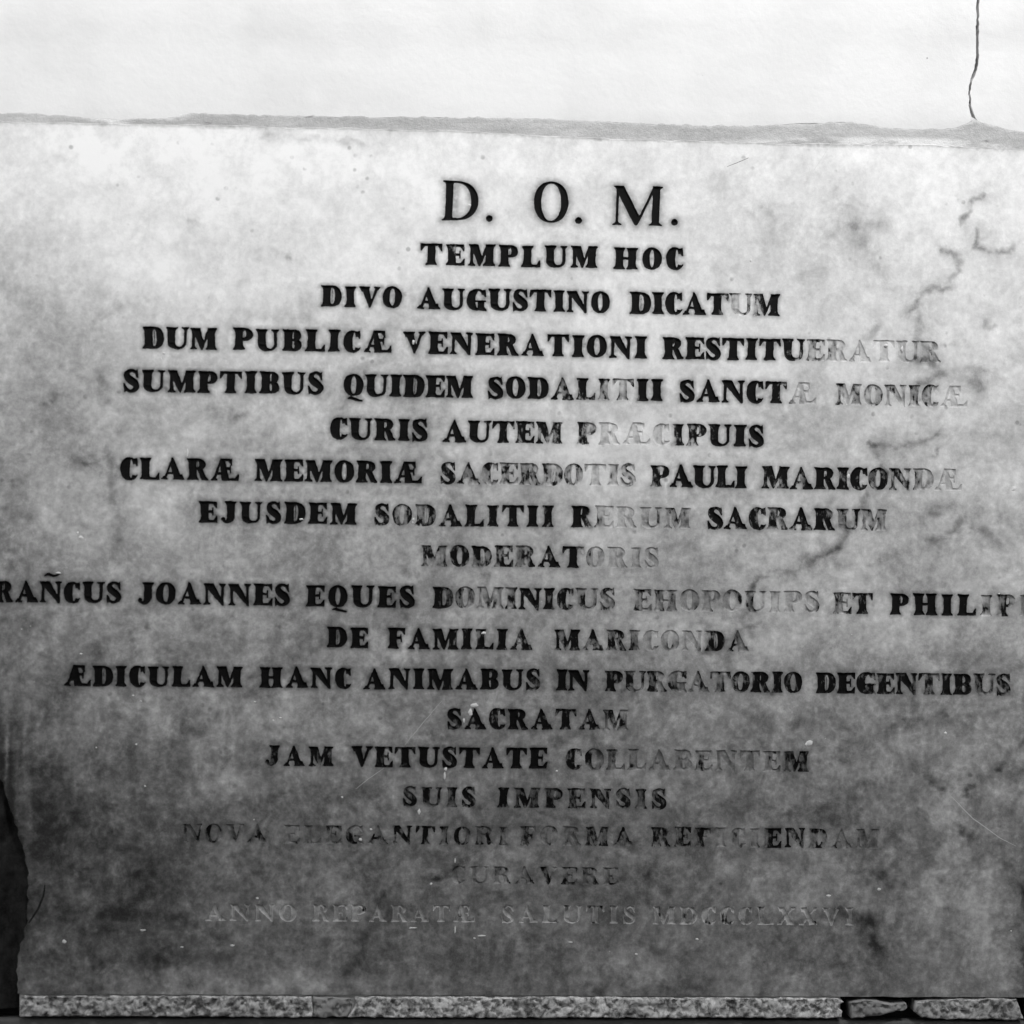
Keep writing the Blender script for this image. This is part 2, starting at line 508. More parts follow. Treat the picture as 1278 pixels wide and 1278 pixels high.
# ------------------------------------------------------------------ marching squares
def contours(F, gx, gy):
    """closed loops of F = 0 (F < 0 inside) on the grid gx x gy"""
    ny, nx = F.shape
    F = np.where(np.abs(F) < 1e-6, 1e-6, F)
    I = F < 0
    loops = []; nxt = {}; pos = {}
    code = I[:-1, :-1] * 1 + I[:-1, 1:] * 2 + I[1:, 1:] * 4 + I[1:, :-1] * 8
    def ep(i, j, e):
        if e == 0: a, b, k = (i, j), (i, j + 1), ('h', i, j)
        elif e == 1: a, b, k = (i, j + 1), (i + 1, j + 1), ('v', i, j + 1)
        elif e == 2: a, b, k = (i + 1, j), (i + 1, j + 1), ('h', i + 1, j)
        else: a, b, k = (i, j), (i + 1, j), ('v', i, j)
        if k not in pos:
            fa, fb = F[a], F[b]; t = min(max(fa / (fa - fb), .04), .96)
            pos[k] = (gx[a[1]] + (gx[b[1]] - gx[a[1]]) * t, gy[a[0]] + (gy[b[0]] - gy[a[0]]) * t)
        return k
    T = {1: [(3, 0)], 2: [(0, 1)], 3: [(3, 1)], 4: [(1, 2)], 6: [(0, 2)], 7: [(3, 2)], 8: [(2, 3)], 9: [(2, 0)], 11: [(2, 1)], 12: [(1, 3)], 13: [(1, 0)], 14: [(0, 3)], 5: [(3, 2), (1, 0)], 10: [(0, 3), (2, 1)]}
    for i, j in np.argwhere((code > 0) & (code < 15)):
        for a, b in T[int(code[i, j])]:
            nxt[ep(i, j, a)] = ep(i, j, b)
    seen = set()
    for k0 in list(nxt):
        if k0 in seen: continue
        lp = []; k = k0
        while k not in seen and k in nxt:
            seen.add(k); lp.append(pos[k]); k = nxt[k]
        if len(lp) > 6 and k == k0: loops.append(np.array(lp))
    return loops

def thin_loop(lp, tol):
    """drop points that lie on nearly straight runs"""
    keep = [0]; n = len(lp); i = 0
    while i < n - 1:
        j = i + 2
        while j < n and j - i < 7:
            a = lp[i]; b = lp[j]; d = b - a; L = np.hypot(*d) + 1e-9
            q = lp[i + 1:j] - a
            if np.max(np.abs(q[:, 0] * d[1] - q[:, 1] * d[0])) / L > tol: break
            j += 1
        i = j - 1
        if i < n: keep.append(i)
    keep = sorted(set(k for k in keep if k < n))
    return lp[keep] if len(keep) > 5 else lp

# ------------------------------------------------------------------ the inscription
# word, x start, x end, baseline y at start and end, cap height (photo px), paint per letter 0..9
T_ = [
 ('D', 552, 596, 274, 275, 49, '9'), ('.', 607, 617, 276, 276, 49, '9'), ('O', 666, 709, 277, 278, 50, '9'), ('.', 718, 728, 279, 279, 49, '9'), ('M', 765, 825, 280, 281, 49, '9'), ('.', 838, 849, 281, 282, 49, '9'),
 ('TEMPLUM', 525, 745, 330, 334.5, 26.5, '9799998'), ('HOC', 766, 852, 335.5, 336.5, 27, '999'),
 ('DIVO', 401, 501, 382.5, 384.5, 26, '9999'), ('AUGUSTINO', 521, 761, 385.5, 390, 26.5, '999999899'), ('DICATUM', 786, 973, 391, 394, 27, '9999838'),
 ('DUM', 178, 271, 434.5, 436, 27, '999'), ('PUBLICÆ', 291, 488, 436.5, 440, 27, '9999999'), ('VENERATIONI', 503, 807, 440.5, 447, 27, '99999999999'), ('RESTITUERATUR', 827, 1174, 447.5, 453, 27, '9999997421123'),
 ('SUMPTIBUS', 154, 403, 488.5, 492, 27, '999999999'), ('QUIDEM', 429, 590, 493.5, 496.5, 27, '999999'), ('SODALITII', 609, 827, 497, 500.5, 27, '999676499'), ('SANCTÆ', 848, 1018, 501, 504, 27, '999981'), ('MONICÆ', 1043, 1206, 505, 508, 26.5, '443550'),
 ('CURIS', 412, 533, 548, 550.5, 27, '99999'), ('AUTEM', 553, 702, 551.5, 553.5, 27, '98776'), ('PRÆCIPUIS', 720, 953, 554, 557.5, 27, '511176899'),
 ('CLARÆ', 150, 297, 598, 599.5, 27, '99999'), ('MEMORIÆ', 318, 526, 600, 603, 27, '9999899'), ('SACERDOTIS', 550, 793, 603.5, 606.5, 27, '6654554224'), ('PAULI', 812, 932, 607.5, 609, 27, '69988'), ('MARICONDÆ', 951, 1200, 609.5, 612, 27, '778777630'),
 ('EJUSDEM', 248, 445, 652, 654.5, 26.5, '9999999'), ('SODALITII', 467, 691, 655.5, 657.5, 26.5, '755777887'), ('RERUM', 713, 862, 658, 659.5, 26.5, '90034'), ('SACRARUM', 883, 1107, 660, 662.5, 27, '77767765'),
 ('MODERATORIS', 526, 822, 706.5, 709, 26, '56666781112'),
 ('FRAÑCUS', -34, 151, 751, 752.5, 26, '9999999'), ('JOANNES', 172, 361, 753.5, 756, 26.5, '9999999'), ('EQUES', 382, 517, 756.5, 758.5, 26.5, '99999'), ('DOMINICUS', 540, 767, 759, 761, 26.5, '744687655'), ('EHOPOUIPS', 790, 1022, 762, 764.5, 26.5, '443234224'), ('ET', 1040, 1089, 766, 766.5, 26, '57'), ('PHILIPPUS', 1111, 1352, 767, 770, 26.5, '999836333'),
 ('DE', 408, 459, 808, 809, 25.5, '99'), ('FAMILIA', 484, 664, 809.5, 811, 25.5, '9987786'), ('MARICONDA', 692, 934, 811, 813, 25.5, '666322274'),
 ('ÆDICULAM', 80, 302, 856, 857.5, 25.5, '99999899'), ('HANC', 324, 438, 858, 859, 25.5, '9999'), ('ANIMABUS', 454, 674, 859.5, 861, 25.5, '98887877'), ('IN', 694, 735, 861.5, 862, 25.5, '98'), ('PURGATORIO', 755, 1001, 862.5, 864.5, 25.5, '7555456777'), ('DEGENTIBUS', 1018, 1261, 865, 867.5, 26, '7876767766'),
 ('SACRATAM', 558, 784, 909.5, 911, 25.5, '77787765'),
 ('JAM', 331, 416, 955, 956, 24.5, '777'), ('VETUSTATE', 438, 682, 957, 959, 25.5, '977878888'), ('COLLABENTEM', 706, 1009, 960, 963, 25.5, '65432232226'),
 ('SUIS', 503, 593, 1006, 1007, 24, '6666'), ('IMPENSIS', 621, 831, 1007.5, 1009.5, 24.5, '66666556'),
 ('NOVA', 228, 333, 1050.5, 1051.5, 22.5, '4645'), ('ELEGANTIORI', 354, 634, 1052, 1054.5, 22.5, '33455676655'), ('FORMA', 649, 790, 1054.5, 1056, 23.5, '63365'), ('REFICIENDAM', 813, 1097, 1056, 1059, 24, '66532386532'),
 ('CURAVERE', 563, 772, 1102.5, 1104, 21.5, '22345443'),
 ('ANNO', 256, 370, 1149, 1149.5, 21, '2211'), ('REPARATÆ', 390, 592, 1149.5, 1151, 21, '12232233'), ('SALUTIS', 626, 793, 1151.5, 1152.5, 22, '2123421'), ('MDCCCLXXVI', 815, 1066, 1153, 1155, 22, '2334322232'),
]

letters = []      # dicts with loops (x, z), paint, field lookup
rng = np.random.RandomState(7)
for wi, (word, xa, xb, ya, yb, cap, paint) in enumerate(T_):
    x0, z0 = P(xa, ya); x1, z1 = P(xb, yb)
    x0, z0, x1, z1 = map(float, (x0, z0, x1, z1))
    _, zt = P(xa, ya - cap); H = float(zt) - z0
    big = cap > 40
    st, th = (.185, .052) if big else ((.345, .108) if cap > 23 else (.27, .10))
    ws = [GW[c] for c in word]
    tot = sum(ws) * H; n = len(word)
    Wd = x1 - x0
    k = 1.0; gap = 0
    if n > 1:
        gap = (Wd - tot) / (n - 1)
        lo, hi = 0.03 * H, 0.26 * H
        if gap < lo: gap = lo; k = (Wd - gap * (n - 1)) / tot
        elif gap > hi: gap = hi; k = (Wd - gap * (n - 1)) / tot
    else: k = Wd / (tot * (.93 if big and word != 'M' else 1.0)) if word != '.' else 1
    cx = x0
    for ci, ch in enumerate(word):
        tr = (cx - x0) / max(Wd, 1e-6)
        zb = z0 + (z1 - z0) * tr + rng.uniform(-.015, .015) * H
        sc = H * (1 + rng.uniform(-.015, .015))
        res = 1 / 44 if not big else 1 / 76
        w = GW[ch]; pad = .24
        gx = np.arange(-pad, w + pad, res); gy = np.arange(-.46, 1.24 + (.3 if ch == 'Ñ' else 0), res)
        X, Y = np.meshgrid(gx, gy)
        sd_ = int(rng.randint(1e6)); am = .018 if not big else .010
        Xn = X + (fbm(X * 3 + 5, Y * 3, sd_, 2) - .5) * am * 2; Yn = Y + (fbm(X * 3, Y * 3 + 9, sd_ + 1, 2) - .5) * am * 2
        lean = rng.uniform(-.02, .02); Xn = Xn - lean * (Y - .5)
        F, _ = glyph(ch, Xn, Yn, st * rng.uniform(.96, 1.04), th * rng.uniform(.9, 1.12))
        F = F - (.012 if not big else .004) + (fbm(X * 9, Y * 9, sd_ + 2, 2) - .5) * (.030 if not big else .014)
        lp = contours(F, gx, gy)
        out = []
        for L in lp:
            L = thin_loop(L, .007 if not big else .004)
            if len(L) < 6: continue
            out.append(np.stack([cx + L[:, 0] * k * sc, zb + L[:, 1] * sc], 1))
        letters.append(dict(ch=ch, loops=out, F=F, gx=gx, gy=gy, cx=cx, zb=zb, sx=k * sc, sy=sc, paint=int(paint[ci]) / 9.0, H=H,
            pl=(int(paint[max(ci - 1, 0)]) + int(paint[ci])) / 18.0, pr=(int(paint[min(ci + 1, n - 1)]) + int(paint[ci])) / 18.0))
        cx += w * H * k + gap

# neighbouring cuts must not cross each other: pull the field apart at shared borders
def field_at(L, x, z):
    u = ((x - L['cx']) / L['sx'] - L['gx'][0]) / (L['gx'][1] - L['gx'][0])
    v = ((z - L['zb']) / L['sy'] - L['gy'][0]) / (L['gy'][1] - L['gy'][0])
    ny, nx = L['F'].shape
    ok = (u > 0) & (v > 0) & (u < nx - 1.001) & (v < ny - 1.001)
    uu = np.clip(u, 0, nx - 1.001); vv = np.clip(v, 0, ny - 1.001)
    i = vv.astype(int); j = uu.astype(int); a = uu - j; b = vv - i
    F = L['F']
    f = (F[i, j] * (1 - a) + F[i, j + 1] * a) * (1 - b) + (F[i + 1, j] * (1 - a) + F[i + 1, j + 1] * a) * b
    return np.where(ok, f, 1.0)

for a, b in zip(letters[:-1], letters[1:]):
    xb0 = b['cx'] + b['gx'][0] * b['sx']
    if abs(a['zb'] - b['zb']) > a['H'] * .4 or b['cx'] < a['cx']: continue
    for A, B in ((a, b), (b, a)):
        X, Y = np.meshgrid(A['gx'], A['gy'])
        fb = field_at(B, A['cx'] + X * A['sx'], A['zb'] + Y * A['sy'])
        if (fb < .02).any() and A is a:
            A['F'] = np.maximum(A['F'], .03 - fb)     # the later cut wins, a hair of stone stays
            A['dirty'] = True
    if a.get('dirty'):
        a['loops'] = []
        for L in contours(a['F'], a['gx'], a['gy']):
            L = thin_loop(L, .007)
            if len(L) < 8: continue
            ar = .5 * abs(np.sum(L[:, 0] * np.roll(L[:, 1], -1) - L[:, 1] * np.roll(L[:, 0], -1)))
            if ar < .002: continue
            a['loops'].append(np.stack([a['cx'] + L[:, 0] * a['sx'], a['zb'] + L[:, 1] * a['sy']], 1))
        a['dirty'] = False

# ------------------------------------------------------------------ dirt and painted light fade on the slab (in photo-pixel scale, u right, v down)
def polyd(u, v, pts):
    d = np.full(u.shape, 1e9)
    for (ax, ay), (bx, by) in zip(pts[:-1], pts[1:]):
        dx, dy = bx - ax, by - ay
        t = np.clip(((u - ax) * dx + (v - ay) * dy) / (dx * dx + dy * dy + 1e-9), 0, 1)
        d = np.minimum(d, np.hypot(u - ax - dx * t, v - ay - dy * t))
    return d

VEINS = [
 (.50, 3.5, [(1225, 240), (1207, 260), (1200, 280)]), (.40, 5, [(1222, 288), (1217, 308), (1240, 313), (1262, 309)]),
 (.50, 5, [(1178, 312), (1192, 318), (1195, 340), (1188, 354), (1165, 358), (1147, 370), (1135, 390)]),
 (.30, 6, [(1147, 398), (1146, 420), (1160, 438)]), (.50, 6, [(1140, 450), (1166, 452), (1174, 464), (1160, 474), (1145, 478)]),
 (.50, 4, [(1080, 553), (1105, 559), (1130, 556), (1155, 552), (1176, 538)]), (.35, 4, [(1165, 566), (1173, 560)]),
 (.45, 6, [(1088, 556), (1098, 576), (1106, 590)]), (.42, 7, [(1084, 610), (1080, 628), (1066, 650), (1050, 680)]),
 (.62, 4, [(1048, 682), (1030, 693), (1012, 704), (975, 714), (948, 721), (938, 735)]), (.40, 7, [(1020, 695), (1000, 698)]),
 (.35, 6, [(938, 735), (935, 758), (922, 774), (930, 782), (948, 778)]), (.45, 6, [(870, 814), (890, 809), (902, 800)]),
 (.09, 16, [(1045, 235), (1062, 270), (1066, 290)]), (.15, 14, [(1066, 286), (1084, 315), (1105, 345)]), (.13, 10, [(1040, 290), (1070, 280), (1110, 283)]),
 (.12, 9, [(930, 265), (958, 258), (962, 272)]), (.25, 6, [(1080, 420), (1095, 408)]), (.30, 4, [(1228, 400), (1232, 410), (1240, 405)]),
 (.30, 5, [(1210, 462), (1230, 462)]), (.42, 10, [(1218, 474), (1224, 486)]), (.20, 4, [(1218, 494), (1219, 506)]),
 (.30, 6, [(1224, 630), (1216, 645)]), (.35, 6, [(1212, 660), (1236, 668), (1246, 678)]), (.30, 6, [(1165, 675), (1190, 662), (1206, 645)]), (.18, 16, [(1150, 640), (1190, 632)]), (.22, 5, [(1080, 705), (1110, 695), (1125, 690)]),
 (.45, 4, [(602, 1058), (585, 1070), (562, 1086)]), (.55, 6, [(556, 1088), (546, 1096)]), (.34, 5, [(545, 1098), (520, 1097), (492, 1106), (472, 1124)]), (.30, 8, [(490, 1140), (462, 1158), (452, 1180), (446, 1202), (434, 1214)]),
 (.18, 7, [(465, 850), (480, 880), (500, 925)]), (.28, 8, [(690, 928), (712, 920), (730, 908)]), (.3, 5, [(770, 870), (778, 862)]),
 (.30, 6, [(1282, 915), (1262, 938), (1244, 957)]), (.75, 4, [(1253, 954), (1243, 960)]), (.70, 5, [(1216, 983), (1206, 990)]), (.6, 5, [(1162, 978), (1176, 986)]), (.3, 8, [(1140, 958), (1158, 966)]), (.45, 5, [(1195, 1028), (1206, 1042), (1222, 1048)]), (.2, 20, [(1100, 1030), (1140, 1045)]),
 (.36, 8, [(1040, 1135), (1062, 1140), (1080, 1148)]), (.85, 8, [(1086, 1146), (1092, 1160), (1091, 1176), (1097, 1180)]), (.34, 14, [(1094, 1186), (1098, 1208)]),
 (.75, 3.5, [(106, 575), (113, 580)]), (.42, 5, [(294, 523), (303, 519)]), (.42, 4, [(52, 503), (74, 496)]), (.2, 10, [(128, 465), (132, 500)]), (.26, 8, [(134, 560), (140, 600), (148, 650), (146, 690)]),
 (.30, 3, [(357, 324), (362, 326)]), (.20, 6, [(236, 275), (244, 279)]), (.16, 9, [(145, 385), (152, 380)]), (.22, 5, [(68, 386), (78, 388)]), (.30, 3, [(80, 196), (84, 198)]), (.2, 7, [(330, 170), (420, 176), (460, 180)]),
 (.50, 4, [(474, 1074), (475, 1084)]), (.36, 8, [(176, 1090), (190, 1112)]), (.36, 9, [(235, 1145), (150, 1140), (185, 1108)]), (.3, 10, [(150, 1196), (175, 1200), (240, 1196)]), (.25, 9, [(55, 1040), (110, 1055), (160, 1062)]),
 (.24, 7, [(215, 900), (222, 906)]), (.40, 4, [(180, 785), (187, 779)]), (.45, 3, [(350, 783), (353, 785)]), (.25, 9, [(370, 775), (405, 790), (440, 800)]),
 (.50, 5, [(1100, 1090), (1106, 1092)]), (.28, 8, [(800, 1090), (820, 1105), (838, 1112)]), (.22, 8, [(925, 1080), (950, 1092)]),
 (.80, 6, [(1278, 1186), (1279, 1206)]), (.7, 5, [(1281, 1092), (1280, 1125)]), (.5, 14, [(1300, 1080), (1300, 1240)]), (.18, 5, [(700, 470), (690, 500)]), (.20, 4, [(1185, 430), (1205, 425)]),
 (.6, 2, [(601, 718), (608, 719)]), (.24, 9, [(985, 910), (1000, 903)]), (.22, 6, [(1040, 855), (1046, 880)]), (.26, 7, [(1115, 905), (1150, 898), (1180, 892)]),
]
BLOBS = [  # u, v, ru, rv, amount: broad areas of grime (+) and cleaner stone (-)
 (1020, 300, 110, 110, .13), (1240, 260, 90, 110, .05), (640, 380, 260, 120, .0), (60, 440, 60, 110, .26), (130, 420, 70, 50, .10),
 (250, 470, 160, 60, .02), (20, 700, 60, 160, .16), (830, 560, 110, 34, -.06), (860, 790, 120, 18, -.14), (760, 640, 60, 120, -.05),
 (600, 500, 500, 60, .03), (1000, 640, 260, 60, -.05), (1190, 500, 120, 90, -.08), (1060, 790, 120, 40, -.08), (1210, 800, 60, 40, -.08),
 (1190, 1080, 60, 90, -.26), (1230, 1130, 40, 60, -.18), (1000, 1100, 130, 40, -.12), (1130, 1060, 60, 50, .10), (1050, 940, 120, 60, .05),
 (60, 1000, 45, 120, .25), (170, 1120, 80, 60, .28), (300, 1060, 180, 60, .08), (90, 1220, 200, 20, -.22), (360, 1232, 200, 20, -.18), (260, 1195, 200, 14, .16),
 (330, 780, 60, 50, -.06), (80, 770, 50, 60, -.05), (560, 1170, 100, 20, -.08), (560, 1125, 200, 25, .12), (700, 1210, 200, 30, .06), (930, 1215, 60, 40, -.08), (560, 1070, 60, 20, .1),
 (350, 640, 90, 40, -.05), (640, 540, 140, 20, -.04), (720, 300, 200, 90, .04), (880, 250, 70, 60, .05), (300, 200, 320, 50, -.06),
]
pxx, pzz = P(0, 0)
def to_uv(x, z):
    """wall point -> photo-pixel scale"""
    vx = x - CAM.x; vy = 0 - CAM.y; vz = z - CAM.z
    d = vx * Fv.x + vy * Fv.y + vz * Fv.z
    return (vx * Rv.x + vy * Rv.y + vz * Rv.z) / d * 3000 + W0 / 2, W0 / 2 - (vx * Uv.x + vy * Uv.y + vz * Uv.z) / d * 3000

TOPX = [-60, 42, 240, 420, 560, 700, 760, 850, 1000, 1150, 1278, 1400]; TOPY = [150, 152.5, 156, 160, 163, 170, 173, 175, 180, 181, 186, 190]
def stain_fade_at(x, z):
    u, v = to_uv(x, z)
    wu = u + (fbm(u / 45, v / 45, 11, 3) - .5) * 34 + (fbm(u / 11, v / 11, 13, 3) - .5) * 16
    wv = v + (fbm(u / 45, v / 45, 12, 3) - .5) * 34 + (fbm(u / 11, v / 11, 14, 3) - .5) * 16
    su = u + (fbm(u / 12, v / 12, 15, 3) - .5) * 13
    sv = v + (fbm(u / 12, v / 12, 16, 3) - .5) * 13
    # grime plus part of the light fade, painted darker towards the foot; clouded, with a ragged front
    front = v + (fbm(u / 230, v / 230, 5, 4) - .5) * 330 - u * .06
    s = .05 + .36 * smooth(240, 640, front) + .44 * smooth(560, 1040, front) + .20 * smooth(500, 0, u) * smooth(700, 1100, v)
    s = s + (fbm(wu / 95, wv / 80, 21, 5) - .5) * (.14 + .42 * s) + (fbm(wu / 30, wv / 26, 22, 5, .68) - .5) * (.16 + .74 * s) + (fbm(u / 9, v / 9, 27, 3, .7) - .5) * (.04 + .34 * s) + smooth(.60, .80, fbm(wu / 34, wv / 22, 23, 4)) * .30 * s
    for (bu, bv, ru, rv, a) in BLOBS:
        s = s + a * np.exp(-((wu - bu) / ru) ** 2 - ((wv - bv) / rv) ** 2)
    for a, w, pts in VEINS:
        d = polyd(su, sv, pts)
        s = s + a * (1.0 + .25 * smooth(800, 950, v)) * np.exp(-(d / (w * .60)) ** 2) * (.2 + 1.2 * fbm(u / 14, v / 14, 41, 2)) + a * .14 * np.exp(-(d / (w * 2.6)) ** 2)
    s = s + .5 * np.exp(-np.abs(v - np.interp(u, TOPX, TOPY)) / 1.3) * (.6 + .6 * fbm(u / 20, v * 0, 43, 2))  # top edge darkened in colour to cancel the lit bevel line
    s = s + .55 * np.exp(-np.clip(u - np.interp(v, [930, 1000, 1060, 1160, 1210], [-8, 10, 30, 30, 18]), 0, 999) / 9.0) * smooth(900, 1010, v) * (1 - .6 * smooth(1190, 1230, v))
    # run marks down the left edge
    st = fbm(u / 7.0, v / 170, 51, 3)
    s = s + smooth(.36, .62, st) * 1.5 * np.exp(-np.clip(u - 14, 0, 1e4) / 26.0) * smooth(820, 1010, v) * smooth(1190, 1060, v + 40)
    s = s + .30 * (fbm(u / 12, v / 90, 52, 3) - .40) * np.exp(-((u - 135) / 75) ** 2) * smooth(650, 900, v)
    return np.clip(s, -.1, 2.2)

# ------------------------------------------------------------------ the masonry wall that holds the slab
wall = bpy.data.objects.new('masonry_wall', None); col.objects.link(wall)
wall.location = (0, 0, 0)
tag(wall, 'pale stone wall framing the inscribed marble slab', 'wall', None, 'thing')
slab = bpy.data.objects.new('inscribed_plaque', None); col.objects.link(slab)
tag(slab, 'grey-stained white marble slab carved with black Latin capitals, set in the wall', 'inscription', None, 'thing')

def loop_px(pts, step=6.0, amp=0.0, seed=0, closed=True):
    """densify a pixel outline, roughen it, return wall points"""
    out = []
    n = len(pts)
    for i in range(n if closed else n - 1):
        a = np.array(pts[i], float); b = np.array(pts[(i + 1) % n], float)
        m = max(1, int(np.hypot(*(b - a)) / step))
        for q in range(m): out.append(a + (b - a) * q / m)
    out = np.array(out)
    if amp:
        out = out + np.stack([(fbm(out[:, 0] / 13, out[:, 1] / 13, seed, 3) - .5), (fbm(out[:, 0] / 13, out[:, 1] / 13, seed + 1, 3) - .5)], 1) * amp * 2
    x, z = P(out[:, 0], out[:, 1])
    return np.stack([x, z], 1)

def inside(pts, x, z):
    c = np.zeros(x.shape, bool); n = len(pts)
    for i in range(n):
        x1, z1 = pts[i]; x2, z2 = pts[i - 1]
        if z1 == z2: continue
        m = ((z1 > z) != (z2 > z)) & (x < (x2 - x1) * (z - z1) / (z2 - z1) + x1)
        c ^= m
    return c

def dist_loop(pts, x, z):
    d = np.full(x.shape, 1e9); n = len(pts)
    for i in range(n):
        ax, az = pts[i - 1]; bx, bz = pts[i]
        dx, dz = bx - ax, bz - az
        t = np.clip(((x - ax) * dx + (z - az) * dz) / (dx * dx + dz * dz + 1e-12), 0, 1)
        d = np.minimum(d, np.hypot(x - ax - dx * t, z - az - dz * t))
    return d

def stone(name, outline, y_front, depth, rnd, mat, step, attr_fn, parent, rough_amp=0.0, rough_scale=100, holes=None, seed=0):
    """a slab of stone: outline (x, z) loop, softened front edge, sides going back into the wall"""
    mn = outline.min(0); mx = outline.max(0)
    gx = np.arange(mn[0], mx[0], step); gz = np.arange(mn[1], mx[1], step)
    X, Z = np.meshgrid(gx, gz)
    X = X + (hash2(np.round(X / step), np.round(Z / step), seed + 3) - .5) * step * .5; Z = Z + (hash2(np.round(X / step), np.round(Z / step), seed + 4) - .5) * step * .5
    X = X.ravel(); Z = Z.ravel()
    ok = inside(outline, X, Z)
    X = X[ok]; Z = Z[ok]
    d = dist_loop(outline, X, Z)
    ok = d > rnd * 1.25
    X = X[ok]; Z = Z[ok]
    # inset rings for the softened edge
    n = len(outline)
    tan = np.roll(outline, -1, 0) - np.roll(outline, 1, 0)
    nrm = np.stack([-tan[:, 1], tan[:, 0]], 1); nrm /= np.linalg.norm(nrm, axis=1)[:, None] + 1e-12
    area = .5 * np.sum(outline[:, 0] * np.roll(outline[:, 1], -1) - outline[:, 1] * np.roll(outline[:, 0], -1))
    if area < 0: nrm = -nrm
    rings = [outline, outline + nrm * rnd * .30, outline + nrm * rnd]
    ys = [y_front + rnd, y_front + rnd * .29, y_front]
    inner = rings[2]
    pts = [tuple(p) for p in inner]; edges = [(i, (i + 1) % n) for i in range(n)]
    if holes:
        for lp in holes:
            s0 = len(pts); m = len(lp)
            pts += [tuple(p) for p in lp]; edges += [(s0 + i, s0 + (i + 1) % m) for i in range(m)]
    pts += list(zip(X, Z))
    vo, eo, fo, _, _, _ = delaunay_2d_cdt([Vector(p) for p in pts], edges, [], 0, 1e-7)
    V = np.array([(v[0], v[1]) for v in vo]); Fc = [f for f in fo if len(f) == 3]
    Fc = np.array(Fc)
    C = V[Fc].mean(1)
    keep = inside(inner, C[:, 0], C[:, 1])
    return V, Fc, C, keep, rings, ys, n

def finish_stone(name, V, Fc, rings, ys, n, y_front, depth, mat, attr_fn, parent, disp=None):
    area = .5 * np.sum(rings[0][:, 0] * np.roll(rings[0][:, 1], -1) - rings[0][:, 1] * np.roll(rings[0][:, 0], -1))
    y = np.full(len(V), y_front)
    if disp is not None: y = y + disp(V[:, 0], V[:, 1])
    verts = [np.stack([V[:, 0], y, V[:, 1]], 1)]
    base = len(V); faces = [tuple(f) for f in Fc]
    # face winding so normals point to -y
    a, b, c = V[Fc[0][0]], V[Fc[0][1]], V[Fc[0][2]]
    if (b[0] - a[0]) * (c[1] - a[1]) - (b[1] - a[1]) * (c[0] - a[0]) < 0: faces = [f[::-1] for f in faces]
    # rings from front to back
    seq = [(rings[2], ys[2], True), (rings[1], ys[1], False), (rings[0], ys[0], False), (rings[0], y_front + depth, False)]
    st = []
    for r, yy, fr in seq:
        yv = np.full(n, yy)
        if disp is not None and yy < y_front + depth: yv = yv + disp(r[:, 0], r[:, 1])
        st.append(base); verts.append(np.stack([r[:, 0], yv, r[:, 1]], 1)); base += n
    for s0, s1 in zip(st[:-1], st[1:]):
        for i in range(n):
            j = (i + 1) % n
            f = (s0 + i, s1 + i, s1 + j, s0 + j)
            faces.append(f if area > 0 else f[::-1])
    back = tuple(range(st[-1], st[-1] + n)); faces.append(back[::-1] if area > 0 else back)
    VV = np.concatenate(verts)
    return mesh_obj(name, VV, faces, mat, parent, attr_fn(VV[:, 0], VV[:, 2]), False)

# upper blocks, parted by an open crack
def rough_line(x0, x1, ctrl, step=5, amp=1.0, seed=0):
    xs = np.arange(x0, x1 + .01, step); cx_, cy_ = zip(*ctrl)
    ys = np.interp(xs, cx_, cy_) + (fbm(xs / 22, xs * 0, seed, 3) - .5) * amp * 2 * 1.6
    return list(zip(xs, ys))

UP_EDGE = [(-400, 138), (42, 142), (110, 149), (200, 149), (245, 142), (330, 145), (430, 146), (600, 148), (700, 149), (760, 153), (850, 157), (930, 157), (1000, 155), (1055, 153), (1110, 160), (1150, 162), (1190, 160), (1208, 154)]
UP_EDGE2 = [(1220, 152), (1245, 158), (1278, 166), (1400, 170), (1700, 178)]
CR_L = [(1219, -260), (1218.5, 57), (1217, 78), (1211.5, 98), (1209.5, 118), (1210.5, 136), (1214, 150)]
CR_R = [(1222, -260), (1221.8, 57), (1220.5, 80), (1214.5, 100), (1211.8, 118), (1213.5, 136), (1219, 149)]
def jag(c, seed, a):
    c = np.array(c, float); ys_ = np.concatenate([[-260], np.arange(0, c[-1, 1], 3.0), [c[-1, 1]]])
    xs_ = np.interp(ys_, c[:, 1], c[:, 0]) + (fbm(ys_ / 14, ys_ * 0 + .3, 77, 3) - .5) * 4.5 + (fbm(ys_ / 5, ys_ * 0 + .7, seed, 3) - .5) * a
    return list(zip(xs_, ys_))
CR_L = jag(CR_L, 78, 1.6); CR_R = jag(CR_R, 79, 1.8)
pl = rough_line(-400, 1210, UP_EDGE, 6, 1.2, 61)
o1 = np.array(pl + CR_L[::-1] + [(-400, -260)])
pr = rough_line(1222, 1700, UP_EDGE2, 6, 1.2, 62)
o2 = np.array(CR_R + pr + [(1700, -260)])
def conv(o):
    x, z = P(o[:, 0], o[:, 1]); return np.stack([x, z], 1)
def block_attr(x, z):
    u, v = to_uv(x, z)
    s = .03 + .05 * np.exp(-((v - 40) / 18.0) ** 2) * (fbm(u / 60, v / 20, 71, 3) * 1.6) + .08 * np.exp(-np.clip(150 - v, 0, 999) / 4.0)
    s = s + .04 * smooth(.5, .8, fbm(u / 40, v / 120, 73, 4)) + .05 * smooth(.45, .75, fbm(u / 90, v / 40, 74, 4))
    s = s + .28 * np.exp(-(polyd(u, v, [(1222, 130), (1224, 146)]) / 3.0) ** 2)
    return {'stain_tone': np.clip(s, 0, .6)}
